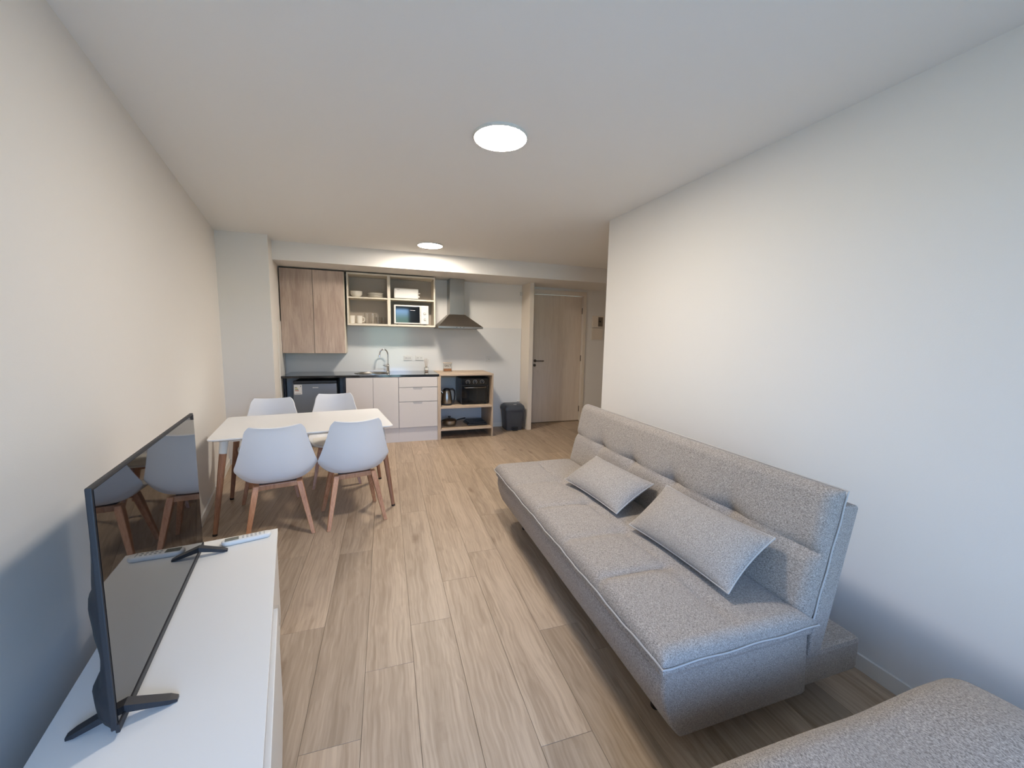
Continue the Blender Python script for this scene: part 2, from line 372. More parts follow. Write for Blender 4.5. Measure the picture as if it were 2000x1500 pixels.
# left wall: slanted slab
yl0, yl1 = YB, 5.1
wl_ = B().prism([(xl(yl0), yl0), (xl(yl1), yl1), (xl(yl1) - .2, yl1), (xl(yl0) - .2, yl0)], -.1, H).build('wall_left', 'wall'); struct(wl_, 'long plain white wall behind the television', 'wall')
wr = B().prism([(xr(YB), YB), (xr(3.188), 3.188), (xr(3.188) + .13, 3.188), (xr(YB) + .13, YB)], -.1, H).build('wall_right', 'wall'); struct(wr, 'plain white partition wall behind the sofa', 'wall')
cl = B().prism([(-1.62, 4.995), (-1.071, 4.995), (-1.135, 5.72), (-1.172, YK), (-1.172, YK + .15), (-1.62, YK + .15)], -.1, H).build('wall_column', 'wall'); struct(cl, 'white wall pier left of the kitchen recess', 'wall')
wk = B().box(-1.6, 2.235, YK, YK + .2, -.1, H).build('wall_kitchen', 'wall'); struct(wk, 'white wall behind the kitchen units', 'wall')
DX0, DX1, DZ = 2.461, 3.380, 2.167
wd = B().box(2.235, DX0 - .04, YD - .03, YD + .17, -.1, H).box(DX1 + .04, XH, YD - .03, YD + .17, -.1, H).box(DX0 - .04, DX1 + .04, YD - .03, YD + .17, DZ + .04, H).build('wall_back', 'wall'); struct(wd, 'white wall around the entrance door', 'wall')
wh = B().box(XH, XH + .12, YB - .1, YD + .17, -.1, H).build('wall_hall', 'wall'); struct(wh, 'white wall at the end of the entrance passage', 'wall')
wf = B().box(-.8, WX0, YB - .15, YB, -.1, H).box(WX1, XH, YB - .15, YB, -.1, H).box(WX0, WX1, YB - .15, YB, WZ1, H).box(WX0, WX1, YB - .15, YB, -.1, WZ0).build('wall_front', 'wall')
struct(wf, 'white wall with the balcony window behind the viewer', 'wall')
pe = B().box(2.11, XH, 3.06, 3.188, -.1, H).build('wall_passage', 'wall'); struct(pe, 'white return wall of the entrance passage', 'wall')
bm_ = B().box(-1.14, XH, 5.276, YD + .1, 2.279, H).build('beam', 'wall'); struct(bm_, 'white dropped beam over the kitchen and entrance door', 'beam')
fin = B().box(2.235, 2.300, 5.72, YD, 0, 2.279, .002).build('wall_fin', 'casing'); struct(fin, 'narrow beige upright panel between the kitchen and the entrance door', 'wall')
# window behind the camera
wo = bpy.data.objects.new('window_1', None); COL.objects.link(wo); wo.location = (0, 0, 0); struct(wo, 'tall balcony window', 'window')
fb = B(); t = .05
fb.box(WX0, WX1, WY - .10, WY - .04, WZ0, WZ0 + t).box(WX0, WX1, WY - .10, WY - .04, WZ1 - t, WZ1).box(WX0, WX0 + t, WY - .10, WY - .04, WZ0 + t, WZ1 - t).box(WX1 - t, WX1, WY - .10, WY - .04, WZ0 + t, WZ1 - t)
mx_ = (WX0 + WX1) / 2
fb.box(mx_ - .035, mx_ + .035, WY - .10, WY - .04, WZ0 + t, WZ1 - t).build('window_frame', 'trim', wo)
for x0, x1 in ((WX0 + t, mx_ - .035), (mx_ + .035, WX1 - t)):
    B().box(x0, x1, WY - .073, WY - .067, WZ0 + t, WZ1 - t).build('pane', 'pane', wo)
bf = B().box(-1.5, 3.5, WY - 1.6, WY - .16, -.2, -.02).build('ground', 'ground'); struct(bf, 'paved ground outside the balcony window', 'ground')
# baseboards
def board(name, poly, lab):
    o = B().prism(poly, 0.0005, .07).build(name, 'trim'); struct(o, lab, 'baseboard')
board('baseboard_right', [(xr(YB) - .002, YB), (xr(3.188) - .002, 3.188), (xr(3.188) - .014, 3.188), (xr(YB) - .014, YB)], 'low white baseboard along the wall behind the sofa')
board('baseboard_left', [(xl(YB) + .002, YB), (xl(4.99) + .002, 4.985), (xl(4.99) + .014, 4.985), (xl(YB) + .014, YB)], 'low white baseboard along the wall behind the television')
board('baseboard_column', [(-1.53, 4.993), (-1.075, 4.993), (-1.075, 4.981), (-1.53, 4.981)], 'low white baseboard along the wall pier')
board('baseboard_kitchen', [(1.60, YK - .014), (2.233, YK - .014), (2.233, YK - .002), (1.60, YK - .002)], 'low white baseboard behind the pedal bin')
board('baseboard_back', [(DX1 + .06, YD - .044), (XH - .002, YD - .044), (XH - .002, YD - .032), (DX1 + .06, YD - .032)], 'low baseboard right of the entrance door')
# splash panel + side panel
o = B().box(-1.155, 2.232, YK - .008, YK, .07, 1.592, .0015).build('splash_panel', 'splash'); o.location.y = -.001
tag(o, 'glossy pale grey splash panel on the kitchen wall', 'wall panel')
o = B().prism([(-1.110, 5.45), (-1.102, 5.45), (-1.125, 5.72), (-1.160, 6.06), (-1.166, 6.06), (-1.131, 5.72)], .002, 1.60).build('side_splash_panel', 'trim'); tag(o, 'narrow pale side panel at the left end of the worktop', 'wall panel')
# ---------------------------------------------------------------- door
d = bpy.data.objects.new('door_1', None); COL.objects.link(d); struct(d, 'pale wood entrance door in a beige frame', 'door')
B().box(DX0 + .003, DX1 - .003, YD, YD + .04, .012, DZ - .004, .002).build('door_leaf', 'doorleaf', d)
cs = B(); w0 = .04
cs.box(DX0 - w0, DX0, YD - .052, YD + .10, 0, DZ, .002).box(DX1, DX1 + w0 + .012, YD - .052, YD + .10, 0, DZ, .002).box(DX0 - w0, DX1 + w0 + .012, YD - .052, YD + .10, DZ, DZ + .07, .002)
cs.build('door_frame', 'casing', d)
B().box(DX0, DX1, YD - .02, YD + .09, .0, .010).build('threshold', 'sub', d)
hz = 1.066
ph = B().lathe([(0, .0), (.025, .0), (.025, .008), (0, .008)], seg=20); o = ph.build('handle_rose', 'nickel', d, (DX0 + .062, YD, hz)); o.rotation_euler = (PI / 2, 0, 0)
o = B().lathe([(0, .0), (.025, .0), (.025, .008), (0, .008)], seg=20).build('lock_rose', 'nickel', d, (DX0 + .055, YD, hz - .075)); o.rotation_euler = (PI / 2, 0, 0)
B().tube([(DX0 + .062, YD, hz), (DX0 + .062, YD - .045, hz), (DX0 + .068, YD - .052, hz), (DX0 + .20, YD - .052, hz)], .0095, 10).build('handle_lever', 'nickel', d)
B().tube([(DX0 + .055, YD - .008, hz - .075), (DX0 + .055, YD - .014, hz - .075)], .009, 10).build('lock_cylinder', 'dark', d)
for z in (.22, 1.11, 1.92): B().tube([(DX1 - .002, YD - .008, z - .05), (DX1 - .002, YD - .008, z + .05)], .009, 10).build('hinge', 'nickel', d)
# electrical panel right of the door: small box with a dark knob over a flat cover
yw = YD - .03
t_ = thing('meter_box', 'small beige electrical box with a dark switch right of the entrance door', 'box', (3.665, yw, 1.645))
B().box(-.105, .105, -.035, 0, 0, .20, .006).build('cover', 'casing', t_)
B().box(.0, .09, -.037, -.034, .02, .18).build('inset', 'nickel', t_)
B().tube([(.03, -.036, .105), (.03, -.056, .105)], .014, 12).build('knob', 'dark', t_)
t_ = thing('breaker_panel', 'flat beige breaker cover directly beneath the electrical box', 'box', (3.665, yw, 1.435))
B().box(-.108, .108, -.022, 0, 0, .20, .004).build('cover', 'casing', t_)
B().box(-.085, .085, -.026, -.021, .02, .18, .002).build('lid', 'casing', t_)

# ---------------------------------------------------------------- ceiling lamps
def ceiling_lamp(x, y, r, lab, lm='lamp'):
    t = thing('ceiling_lamp', lab, 'lamp', (x, y, H), group='round ceiling lamps')
    B().lathe([(r + .006, 0), (r + .005, -.013), (r + .001, -.0155), (r + .0005, -.0145), (r + .0005, 0)], seg=64).build('rim', 'white', t)
    B().lathe([(0, -.0150), (r * .9, -.0150), (r, -.0140), (r, -.004), (0, -.004)], seg=64).build('diffuser', lm, t)
ceiling_lamp(.640, 2.117, .136, 'large bright round ceiling lamp nearest the sofa')
ceiling_lamp(.616, 4.774, .136, 'round ceiling lamp farther off, just before the kitchen beam', 'lampk')

# ================================================================ kitchen
YF = 5.462; ZC = .926
# ---- upper wall cabinet
t = thing('wall_cabinet', 'tall wall cabinet with two grey-brown wood doors', 'cabinet', (-.75, 5.9, 1.196))
B().box(-.372, .374, -.155, .170, 0, 1.062, .001).build('body', 'cream', t)
for x0, x1 in ((-.372, -.0028), (.0028, .366)): B().box(x0, x1, -.180, -.157, .002, 1.062, .0015).build('door', 'doorw', t)
# ---- open shelves
t = thing('open_wall_shelf', 'open cream wall shelf of two bays holding dishes and microwave', 'shelf', (.229, 5.9, 1.572))
f0, f1 = -.150, .168
def pan(n, *a): return B().box(*a, .001).build(n, 'cream', t)
pan('side_panel', -.579, -.560, f0, f1, 0, .690); pan('side_panel', .560, .579, f0, f1, 0, .690)
pan('divider', -.066, -.046, f0, f1, 0, .690); pan('divider', -.0455, -.027, f0, f1, 0, .690)
for a, b_ in ((-.560, -.066), (-.027, .560)):
    pan('bottom_board', a, b_, f0, f1, 0, .024); pan('top_board', a, b_, f0, f1, .668, .690)
    pan('shelf_board', a, b_, f0 + .006, f1, .358, .376)
    B().box(a, b_, f1, f1 + .006, 0, .69).build('back_panel', 'shelfback', t)
# ---- range hood
t = thing('range_hood', 'stainless steel pyramid range hood with tall flue', 'range hood', (1.148, 5.9, 1.56))
hx0, hx1, hy0, hy1 = -.318, .322, -.300, .172
B().box(hx0, hx1, hy0, hy1, 0, .028, .002).build('rim', 'steel', t)
cx0, cx1, cy0 = -.118, .095, -.07
B().add([(hx0 + .003, hy0 + .003, .028), (hx1 - .003, hy0 + .003, .028), (hx1 - .003, hy1, .028), (hx0 + .003, hy1, .028), (cx0 - .01, cy0 - .01, .205), (cx1 + .01, cy0 - .01, .205), (cx1 + .01, hy1, .205), (cx0 - .01, hy1, .205)],
        [(0, 1, 5, 4), (1, 2, 6, 5), (2, 3, 7, 6), (3, 0, 4, 7), (4, 5, 6, 7), (3, 2, 1, 0)]).build('canopy', 'steeld', t)
B().box(cx0, cx1, cy0, hy1, .205, .718, .002).build('flue', 'steel', t)
B().box(-.25, .25, -.26, .13, -.004, .001).build('filter', 'steeld', t)
for i in range(3): B().tube([(-.06 + i * .05, hy0 + .001, .014), (-.06 + i * .05, hy0 - .004, .014)], .006, 10).build('button', 'dark', t)
# ---- sockets
def socket(x, z, lab, wdt=.12, ht=.075, n=2, grp='white wall sockets over the worktop'):
    t = thing('wall_socket', lab, 'socket', (x, YK - .0093, z), group=grp)
    B().box(-wdt / 2, wdt / 2, -.010, 0, -ht / 2, ht / 2, .003).build('plate', 'white', t)
    for i in range(n):
        cx = (i - (n - 1) / 2) * .05
        B().box(cx - .02, cx + .02, -.013, -.009, -.02, .02, .002).build('module', 'white', t)
        for s_ in (-1, 1): B().box(cx + s_ * .008 - .002, cx + s_ * .008 + .002, -.0135, -.012, -.007, .006).build('slot', 'dark', t)
socket(.448, 1.118, 'white double wall socket closer to the tap')
socket(.616, 1.120, 'white wall socket and switch closer to the range hood side')
socket(1.690, 1.100, 'small white wall socket right of the oak shelf unit', .085, .085, 1)
o = B().box(-.012, .018, -.03, 0, -.035, .02, .004).build('junction_knob', 'white', None, (2.212, YK - .001, 2.15)); tag(o, 'tiny white fitting high in the corner beside the upright panel', 'fitting')
t = thing('gas_valve', 'small white pipe valve on the wall above the pedal bin', 'valve', (2.19, YK - .010, .40))
B().tube([(0, 0, 0), (0, -.04, 0), (.0, -.05, -.015)], .016, 12).build('pipe_elbow', 'white', t)
B().lathe([(0, -.004), (.026, -.004), (.028, .004), (.02, .012), (0, .012)], 0, 0, 16).build('valve_knob', 'white', t, (0, -.045, .016))
# ---- worktop + sink + tap
t = thing('worktop', 'glossy black granite worktop over fridge and cabinets', 'worktop', (-.15, 5.77, .898))
x0, x1, y0, y1 = -.953, .964, -.311, .301
sx0, sx1, sy0, sy1 = -.10, .295, -.17, .13
wb = B(); c_ = .0015
wb.box(x0, sx0, y0, y1, 0, .028).box(sx1, x1, y0, y1, 0, .028).box(sx0, sx1, y0, sy0, 0, .028).box(sx0, sx1, sy1, y1, 0, .028)
wb.build('slab', 'granite', t)
t = thing('sink', 'oval stainless steel sink set into the black worktop', 'sink', (-.052, 5.755, .926))
def ring(ax, ay, z, n=48): return [(ax * math.cos(2 * PI * k / n), ay * math.sin(2 * PI * k / n), z) for k in range(n)]
rs = [ring(.232, .178, .0005), ring(.232, .178, .005), ring(.222, .170, .008), ring(.192, .146, .004), ring(.180, .136, -.02), ring(.165, .122, -.12), ring(.12, .085, -.14), ring(.02, .02, -.145)]
vs = [v for r_ in rs for v in r_]; n = 48; fs = [(i * n + k, i * n + (k + 1) % n, (i + 1) * n + (k + 1) % n, (i + 1) * n + k) for i in range(len(rs) - 1) for k in range(n)] + [tuple(7 * n + k for k in range(n))]
B().add(vs, fs, True).build('bowl', 'steel', t)
B().lathe([(0, -.141), (.022, -.141), (.024, -.1435)], seg=20).build('drain', 'dark', t)
t = thing('kitchen_tap', 'tall chrome swan-neck kitchen tap beside the sink', 'tap', (.160, 5.96, .926))
B().lathe([(.026, 0), (.026, .006), (.019, .012), (.018, .10), (.015, .108), (0, .108)], seg=24).build('body', 'chrome', t)
pts = [(0, 0, .10), (0, 0, .24)] + [(-.055 + .055 * math.cos(a), -.02 * math.sin(a / 2), .245 + .075 * math.sin(a)) for a in lines(9, .12, PI * .88)] + [(-.112, -.03, .235)]
B().tube(pts, .0085, 12).build('spout', 'chrome', t)
B().tube([(-.1115, -.03, .238), (-.115, -.032, .212)], .0115, 12).build('nozzle', 'chrome', t)
B().tube([(-.012, 0, .075), (-.035, -.005, .08), (-.07, -.012, .095)], [.008, .006, .004], 10).build('lever', 'chrome', t)
# ---- base cabinets
def notch(t, xc, zt, yf, w_=.13):
    B().extr([(-w_ / 2, 0), (w_ / 2, 0), (w_ / 2 - .012, -.026), (-w_ / 2 + .012, -.026)], -.0012, .0015).build('grip_recess', 'grip', t, (xc, yf, zt))
t = thing('sink_cabinet', 'greige base cabinet with two plain doors under the sink', 'cabinet', (-.049, 5.76, 0))
B().box(-.325, .325, -.278, .30, .20, .745).box(-.325, .325, -.278, -.262, .745, .893).box(-.325, .325, .284, .30, .745, .893).box(-.325, -.307, -.262, .284, .745, .893).box(.307, .325, -.262, .284, .745, .893).build('body', 'base', t)
for a, b_ in ((-.323, .0015), (.0045, .322)):
    o = B().box(a, b_, -.298, -.280, .203, .893, .0015).build('door', 'base', t)
B().box(-.325, .325, -.275, -.26, 0, .20, .001).build('plinth', 'kick', t)
t = thing('drawer_cabinet', 'greige base cabinet with three drawers', 'cabinet', (.5365, 5.76, 0))
B().box(-.2595, .2595, -.278, .30, .20, .893).build('body', 'base', t)
for z0, z1, g in ((.757, .893, 0), (.560, .749, 1), (.203, .552, 1)):
    o = B().box(-.2565, .2565, -.298, -.280, z0, z1, .0015).build('drawer', 'base', t)
    if g: notch(o, -.01, z1, -.298)
B().box(-.2595, .2595, -.275, -.26, 0, .20, .001).build('plinth', 'kick', t)
o = B().box(.797, .820, 5.462, 6.07, 0, .896, .001).build('end_panel', 'oakv'); tag(o, 'pale oak end panel between the drawers and the open shelf unit', 'panel')
# ---- fridge
t = thing('mini_fridge', 'compact silver fridge under the black worktop with an energy sticker', 'fridge', (-.735, 5.77, 0))
B().box(-.245, .245, -.20, .28, .02, .852, .006).build('body', 'dark', t)
dd = B().box(-.250, .250, -.268, -.205, .06, .822, .008).build('door', 'fridge', t)
B().box(-.250, .250, -.262, -.205, .826, .858, .004).build('top_trim', 'dark', t)
B().box(-.03, .035, -.2695, -.268, .768, .776).build('badge', 'white', dd)
st = B().box(-.238, -.150, -.2695, -.268, .690, .812).build('energy_label', 'white', dd)
lb = B()
for sx in (-.18, .18):
    for sy in (-.14, .22): B().lathe([(.018, 0), (.018, .03)], sx, sy, 12).build('foot', 'dark', t)
B().box(-.230, -.205, -.2705, -.2694, .776, .784).build('energy_band', 'green', dd)
B().box(-.230, -.198, -.2705, -.2694, .763, .771).build('energy_band', 'yel', dd)
B().box(-.230, -.190, -.2705, -.2694, .748, .757).build('energy_band', 'green', dd)
B().box(-.230, -.186, -.2705, -.2694, .733, .742).build('energy_band', 'red', dd)
B().box(-.170, -.158, -.2705, -.2694, .784, .800).build('print_mark', 'grey', dd)
B().box(-.230, -.165, -.2705, -.2694, .700, .704).build('print_line', 'grey', dd)
o = B().box(-.402, -.378, 5.49, 6.07, 0, .896, .001).build('fridge_right_gap_shade', 'navy'); tag(o, 'dark sheet standing in for the shaded gap between the fridge and sink cabinet', 'panel')  # dark board stands in for the shade of the gap beside the fridge
o = B().prism([(-1.098, 5.60), (-1.082, 5.60), (-1.115, 6.05), (-1.131, 6.05)], 0, .896) if 0 else B().box(-1.098, -1.080, 5.60, 5.66, 0, .896, .001).build('fridge_left_gap_shade', 'navy'); tag(o, 'dark upright strip standing in for the shade of the open gap left of the fridge', 'panel')  # blue-black strip put in for shade; the gap left of the fridge is open
# ---- oak open shelf unit
t = thing('open_shelf_unit', 'pale oak open shelf unit with kettle and mini oven', 'shelf', (1.209, 5.77, 0))
B().box(-.388, .388, -.308, .302, .902, .926, .001).build('top_board', 'oak', t)
B().box(-.388, -.368, -.306, .30, 0, .902, .001).build('side_panel', 'oakv', t)
B().box(.368, .388, -.306, .30, 0, .902, .001).build('side_panel', 'oakv', t)
B().box(-.368, .368, -.302, .29, .440, .464, .001).build('shelf_board', 'oak', t)
B().box(-.368, .368, -.302, .29, .124, .148, .001).build('shelf_board', 'oak', t)
B().box(-.368, .368, .27, .30, .82, .902, .001).build('back_rail', 'oak', t)

# ================================================================ things on shelves
def bowl(x, y, z, r, h, lab, grp):
    t = tag(B().lathe([(r * .45, 0), (r * .5, .004), (r * .82, h * .5), (r, h), (r - .004, h), (r * .78, h * .5 + .003), (r * .4, .010), (0, .008)], seg=36).build('bowl', 'porcelain', None, (x, y, z)), lab, 'bowl', grp)
SB = 1.572 + .376 + .001
bz = [('lowest', 0), ('middle', .016), ('topmost', .032)]
for n_, dz in bz: bowl(-.235, 5.885, SB + dz, .080, .050, f'white porcelain bowl, {n_} of the stack on the upper shelf', 'stacked bowls on the upper shelf')
pz = ['lowest', 'second from the bottom', 'middle', 'second from the top', 'topmost']
for i, n_ in enumerate(pz):
    r = .105
    o = B().lathe([(r * .55, 0), (r * .6, .003), (r, .014), (r, .017), (r * .62, .007), (0, .006)], seg=40).build('plate', 'porcelain', None, (.010 + random.uniform(-.004, .004), 5.885, SB + i * .0125))
    tag(o, f'white porcelain plate, {n_} in the pile beside the bowls', 'plate', 'piled plates on the upper shelf')
SM = 1.572 + .024 + .001
def mug(x, y, ang, lab):
    t = thing('mug', lab, 'mug', (x, y, SM), ang, 'white mugs on the lower shelf')
    B().lathe([(.030, 0), (.036, .004), (.041, .10), (.043, .105), (.039, .105), (.036, .02), (0, .012)], seg=28).build('cup', 'porcelain', t)
    B().tube([(.038, 0, .085), (.060, 0, .082), (.070, 0, .058), (.062, 0, .034), (.037, 0, .026)], .0055, 10).build('handle', 'porcelain', t)
mug(-.298, 5.84, 2.4, 'white mug nearest the left side of the open shelf')
mug(-.203, 5.84, 0.15, 'white mug with its handle turned towards the tall glasses')
def glass(x, y, r, h, lab, grp):
    tag(B().lathe([(0, .0), (r * .85, 0), (r, .01), (r * 1.02, h), (r * .96, h), (r * .92, .014), (0, .012)], seg=28).build('drinking_glass', 'glass', None, (x, y, SM)), lab, 'glass', grp)
glass(-.105, 5.86, .033, .145, 'tall clear drinking glass next to the mugs', 'tall clear glasses')
glass(-.030, 5.86, .033, .145, 'tall clear drinking glass, second from the mugs', 'tall clear glasses')
glass(.040, 5.86, .030, .095, 'short clear glass beside the tall glasses', 'short clear glasses')
glass(.108, 5.87, .030, .095, 'short clear glass closest to the shelf divider', 'short clear glasses')
# microwave
t = thing('microwave', 'white microwave oven with dark glass door in the open shelf', 'microwave', (.482, 5.92, SM))
for sx in (-.19, .19):
    for sy in (-.10, .10): B().lathe([(.012, 0), (.012, .012)], sx, sy, 12).build('foot', 'dark', t)
B().box(-.235, .235, -.135, .14, .010, .272, .010).build('body', 'white', t)
o = B().box(-.235, .125, -.152, -.134, .012, .270, .008).build('door', 'white', t)
B().box(-.213, .112, -.1545, -.151, .030, .252, .003).build('door_glass', 'darkg', o)
B().box(-.02, .055, -.1555, -.1544, .085, .200, .001).build('mesh_window', 'oven', o)
B().box(.127, .235, -.150, -.134, .012, .270, .006).build('control_panel', 'white', t)
for z in (.165, .085):
    o = B().lathe([(0, .014), (.017, .014), (.020, 0), (.0, 0)], seg=24).build('knob', 'white', t, (.182, -.150, z)); o.rotation_euler = (PI / 2, 0, 0)
    B().box(.180, .184, -.1655, -.164, z - .002, z + .016).build('knob_mark', 'grey', t)
# toaster
t = thing('toaster', 'white long-slot toaster on the shelf above the microwave', 'toaster', (.418, 5.87, 1.572 + .376 + .001))
B().box(-.165, .165, -.065, .065, .008, .150, .016).build('body', 'white', t)
B().box(-.13, .13, -.022, -.006, .1495, .151).build('slot', 'dark', t)
B().box(-.13, .13, .008, .024, .1495, .151).build('slot', 'dark', t)
B().box(-.16, .155, -.055, .055, .001, .010).build('base', 'dark', t)
B().box(.165, .192, -.018, .018, .085, .100, .004).build('lever', 'white', t)
B().tube([(.163, 0, .045), (.186, 0, .045)], .013, 14).build('dial', 'white', t)
B().box(-.13, -.09, -.0665, -.0645, .126, .131).build('badge', 'grey', t)
# diffuser + canister
t = thing('reed_diffuser', 'small glass reed diffuser with pale label on the black worktop', 'diffuser', (.700, 5.93, .9265))
B().lathe([(0, 0), (.029, 0), (.031, .004), (.031, .060), (.014, .068), (.013, .080), (.010, .080), (.010, .066), (.027, .058), (.027, .006), (0, .005)], seg=24).build('bottle', 'glass', t)
B().lathe([(.0, .006), (.025, .006), (.025, .034), (0, .034)], seg=20).build('liquid', 'amber', t)
B().add([(.0315 * math.sin(a), -.0315 * math.cos(a), z) for z in (.020, .054) for a in lines(9, -.8, .8)], [(i, i + 1, i + 10, i + 9) for i in range(8)], True).build('paper_label', 'cork', t)
for i in range(7):
    a = i * .9 + .3; B().tube([(0.003 * math.cos(a), .003 * math.sin(a), .02), (.030 * math.cos(a), .030 * math.sin(a), .175 + .01 * (i % 3))], .0017, 6).build('reed', 'reed', t)
t = thing('lettered_canister', 'small square clear canister with dark lettering and amber contents', 'jar', (1.005, 5.90, .9265))
q = B(); s_ = .062
q.box(-s_, s_, -.035, -.032, 0, .125).box(-s_, s_, .032, .035, 0, .125).box(-s_, -s_ + .003, -.032, .032, 0, .125).box(s_ - .003, s_, -.032, .032, 0, .125).box(-s_, s_, -.032, .032, 0, .004)
q.build('body', 'glass', t)
B().box(-s_ + .004, s_ - .004, -.030, .030, .005, .040, .002).build('contents', 'amber', t)
B().box(-s_ - .002, s_ + .002, -.037, .037, .125, .131, .001).build('lid', 'oak', t)
fc = bpy.data.curves.new('lettering', 'FONT'); fc.body = 'SALT'; fc.size = .044; fc.extrude = .0008; fc.align_x = 'CENTER'; fc.space_character = 1.0
fo = bpy.data.objects.new('lettering', fc); COL.objects.link(fo); fo.parent = t; fo.location = (0, -.0365, .072); fo.rotation_euler = (PI / 2, 0, 0)
dg = bpy.context.evaluated_depsgraph_get(); fm = bpy.data.meshes.new_from_object(fo.evaluated_get(dg)); fm.materials.clear(); fm.materials.append(M['ink'])
fo2 = bpy.data.objects.new('lettering', fm); COL.objects.link(fo2); fo2.parent = t; fo2.location = fo.location; fo2.rotation_euler = fo.rotation_euler
bpy.data.objects.remove(fo); fo2.name = 'lettering'
# kettle
t = thing('electric_kettle', 'stainless steel electric kettle with black handle on the oak shelf', 'kettle', (.955, 5.66, .4645))
B().lathe([(0, 0), (.078, 0), (.080, .016), (.070, .022), (0, .022)], seg=32).build('power_base', 'dark', t)
B().lathe([(0, .023), (.072, .023), (.077, .035), (.074, .10), (.062, .175), (.052, .205), (.048, .212), (0, .214)], seg=40).build('body', 'steel', t)
B().lathe([(.050, .208), (.050, .222), (.036, .238), (0, .242)], seg=32).build('lid', 'dark', t)
B().tube([(.045, 0, .222), (.085, 0, .225), (.112, 0, .200), (.116, 0, .150), (.112, 0, .09), (.100, 0, .045), (.078, 0, .03)], [.014, .015, .014, .012, .012, .012, .012], 12).build('handle', 'dark', t)
B().tube([(-.055, 0, .170), (-.078, 0, .196), (-.086, 0, .205)], [.022, .015, .012], 12).build('spout', 'steel', t)
# mini oven
t = thing('mini_oven', 'black toaster oven with three knobs and silver door handle', 'oven', (1.357, 5.79, .4645))
for sx in (-.17, .17):
    for sy in (-.14, .14): B().lathe([(.012, 0), (.012, .016)], sx, sy, 10).build('foot', 'dark', t)
B().box(-.205, .205, -.185, .185, .013, .385, .010).build('body', 'navy', t)
B().box(-.198, .198, -.192, -.184, .285, .380, .003).build('control_panel', 'darkg', t)
o = B().box(-.198, .198, -.196, -.184, .018, .278, .004).build('door', 'darkg', t)
B().box(-.150, .150, -.1985, -.1955, .055, .215, .002).build('door_window', 'oven', o)
B().tube([(-.155, -.197, .252), (-.155, -.222, .252), (-.148, -.228, .252), (.148, -.228, .252), (.155, -.222, .252), (.155, -.197, .252)], .0075, 10).build('door_handle', 'steel', o)
for x in (-.105, 0, .105):
    o = B().lathe([(0, .020), (.018, .020), (.021, 0)], seg=24).build('knob', 'dark', t, (x, -.192, .330)); o.rotation_euler = (PI / 2, 0, 0)
    B().add([(x + r_ * math.cos(a), -.1932, .330 + r_ * math.sin(a)) for a in lines(25, -.9, PI + .9) for r_ in (.027, .030)], [(2 * i, 2 * i + 1, 2 * i + 3, 2 * i + 2) for i in range(24)]).build('dial_mark', 'white', t)
    B().box(x - .0015, x + .0015, -.2135, -.2115, .333, .346).build('knob_mark', 'white', t)
# pot
t = thing('saucepan', 'shiny steel saucepan with glass lid on the lowest oak shelf', 'saucepan', (1.000, 5.70, .1485))
B().lathe([(0, 0), (.080, 0), (.096, .012), (.102, .045), (.104, .078), (.108, .080), (.104, .083), (.099, .078), (.093, .02), (0, .008)], seg=40).build('pan_body', 'steel', t)
B().lathe([(.104, .083), (.090, .094), (.050, .106), (.012, .110), (0, .110)], seg=40).build('lid', 'steel', t)
B().lathe([(.008, .109), (.008, .118), (.020, .122), (.020, .136), (0, .138)], seg=20).build('lid_knob', 'dark', t)
B().tube([(.100, .01, .070), (.14, .02, .078), (.245, .05, .088)], [.008, .010, .011], 12).build('handle', 'dark', t)
B().tube([(-.100, -.03, .066), (-.120, -.036, .070), (-.120, .0, .070), (-.100, .03, .066)], .005, 8).build('side_grip', 'steel', t)
t = thing('grill_pan', 'flat black square griddle on the lowest oak shelf', 'pan', (1.400, 5.74, .1485))
B().box(-.145, .145, -.15, .15, .004, .030, .010).build('pan_body', 'dark', t)
B().box(-.130, .130, -.135, .135, .030, .052, .012).build('lid', 'navy', t)
B().tube([(-.13, -.10, .020), (-.17, -.08, .040), (-.20, -.06, .050)], .009, 10).build('handle', 'dark', t)
for i in range(9): B().box(-.11 + i * .026, -.102 + i * .026, -.12, .12, .0515, .055).build('rib', 'dark', t)
for sx in (-.11, .11):
    for sy in (-.11, .11): B().lathe([(.012, 0), (.012, .006)], sx, sy, 10).build('foot', 'dark', t)
# pedal bin
t = thing('pedal_bin', 'anthracite plastic pedal bin by the upright panel', 'bin', (2.030, 5.855, 0))
def rrect(hx, hy, r, z, n=5):
    out = []
    for cx, cy, a0 in ((hx - r, hy - r, 0), (-hx + r, hy - r, PI / 2), (-hx + r, -hy + r, PI), (hx - r, -hy + r, 3 * PI / 2)):
        for k in range(n + 1): a = a0 + PI / 2 * k / n; out.append((cx + r * math.cos(a), cy + r * math.sin(a), z))
    return out
def loft(b, rings, smooth=True, cap=True):
    n = len(rings[0]); vs = [v for r_ in rings for v in r_]
    fs = [(i * n + k, i * n + (k + 1) % n, (i + 1) * n + (k + 1) % n, (i + 1) * n + k) for i in range(len(rings) - 1) for k in range(n)]
    if cap: fs += [tuple(range(n))[::-1], tuple((len(rings) - 1) * n + k for k in range(n))]
    return b.add(vs, fs, smooth)
loft(B(), [rrect(.125, .105, .03, 0), rrect(.133, .112, .03, .02), rrect(.152, .128, .035, .27), rrect(.156, .132, .035, .325)]).build('body', 'bin', t)
loft(B(), [rrect(.166, .142, .04, .318), rrect(.168, .144, .045, .345), rrect(.158, .134, .045, .385), rrect(.130, .108, .045, .412), rrect(.08, .06, .03, .420)]).build('lid', 'bin', t)
B().box(-.055, .055, -.128, -.108, .018, .058, .008).build('pedal_recess', 'dark', t)
B().box(-.040, .040, -.165, -.112, .014, .026, .004).build('pedal', 'navy', t)
B().box(-.02, .025, -.118, -.104, .4105, .4135).build('badge', 'white', t)

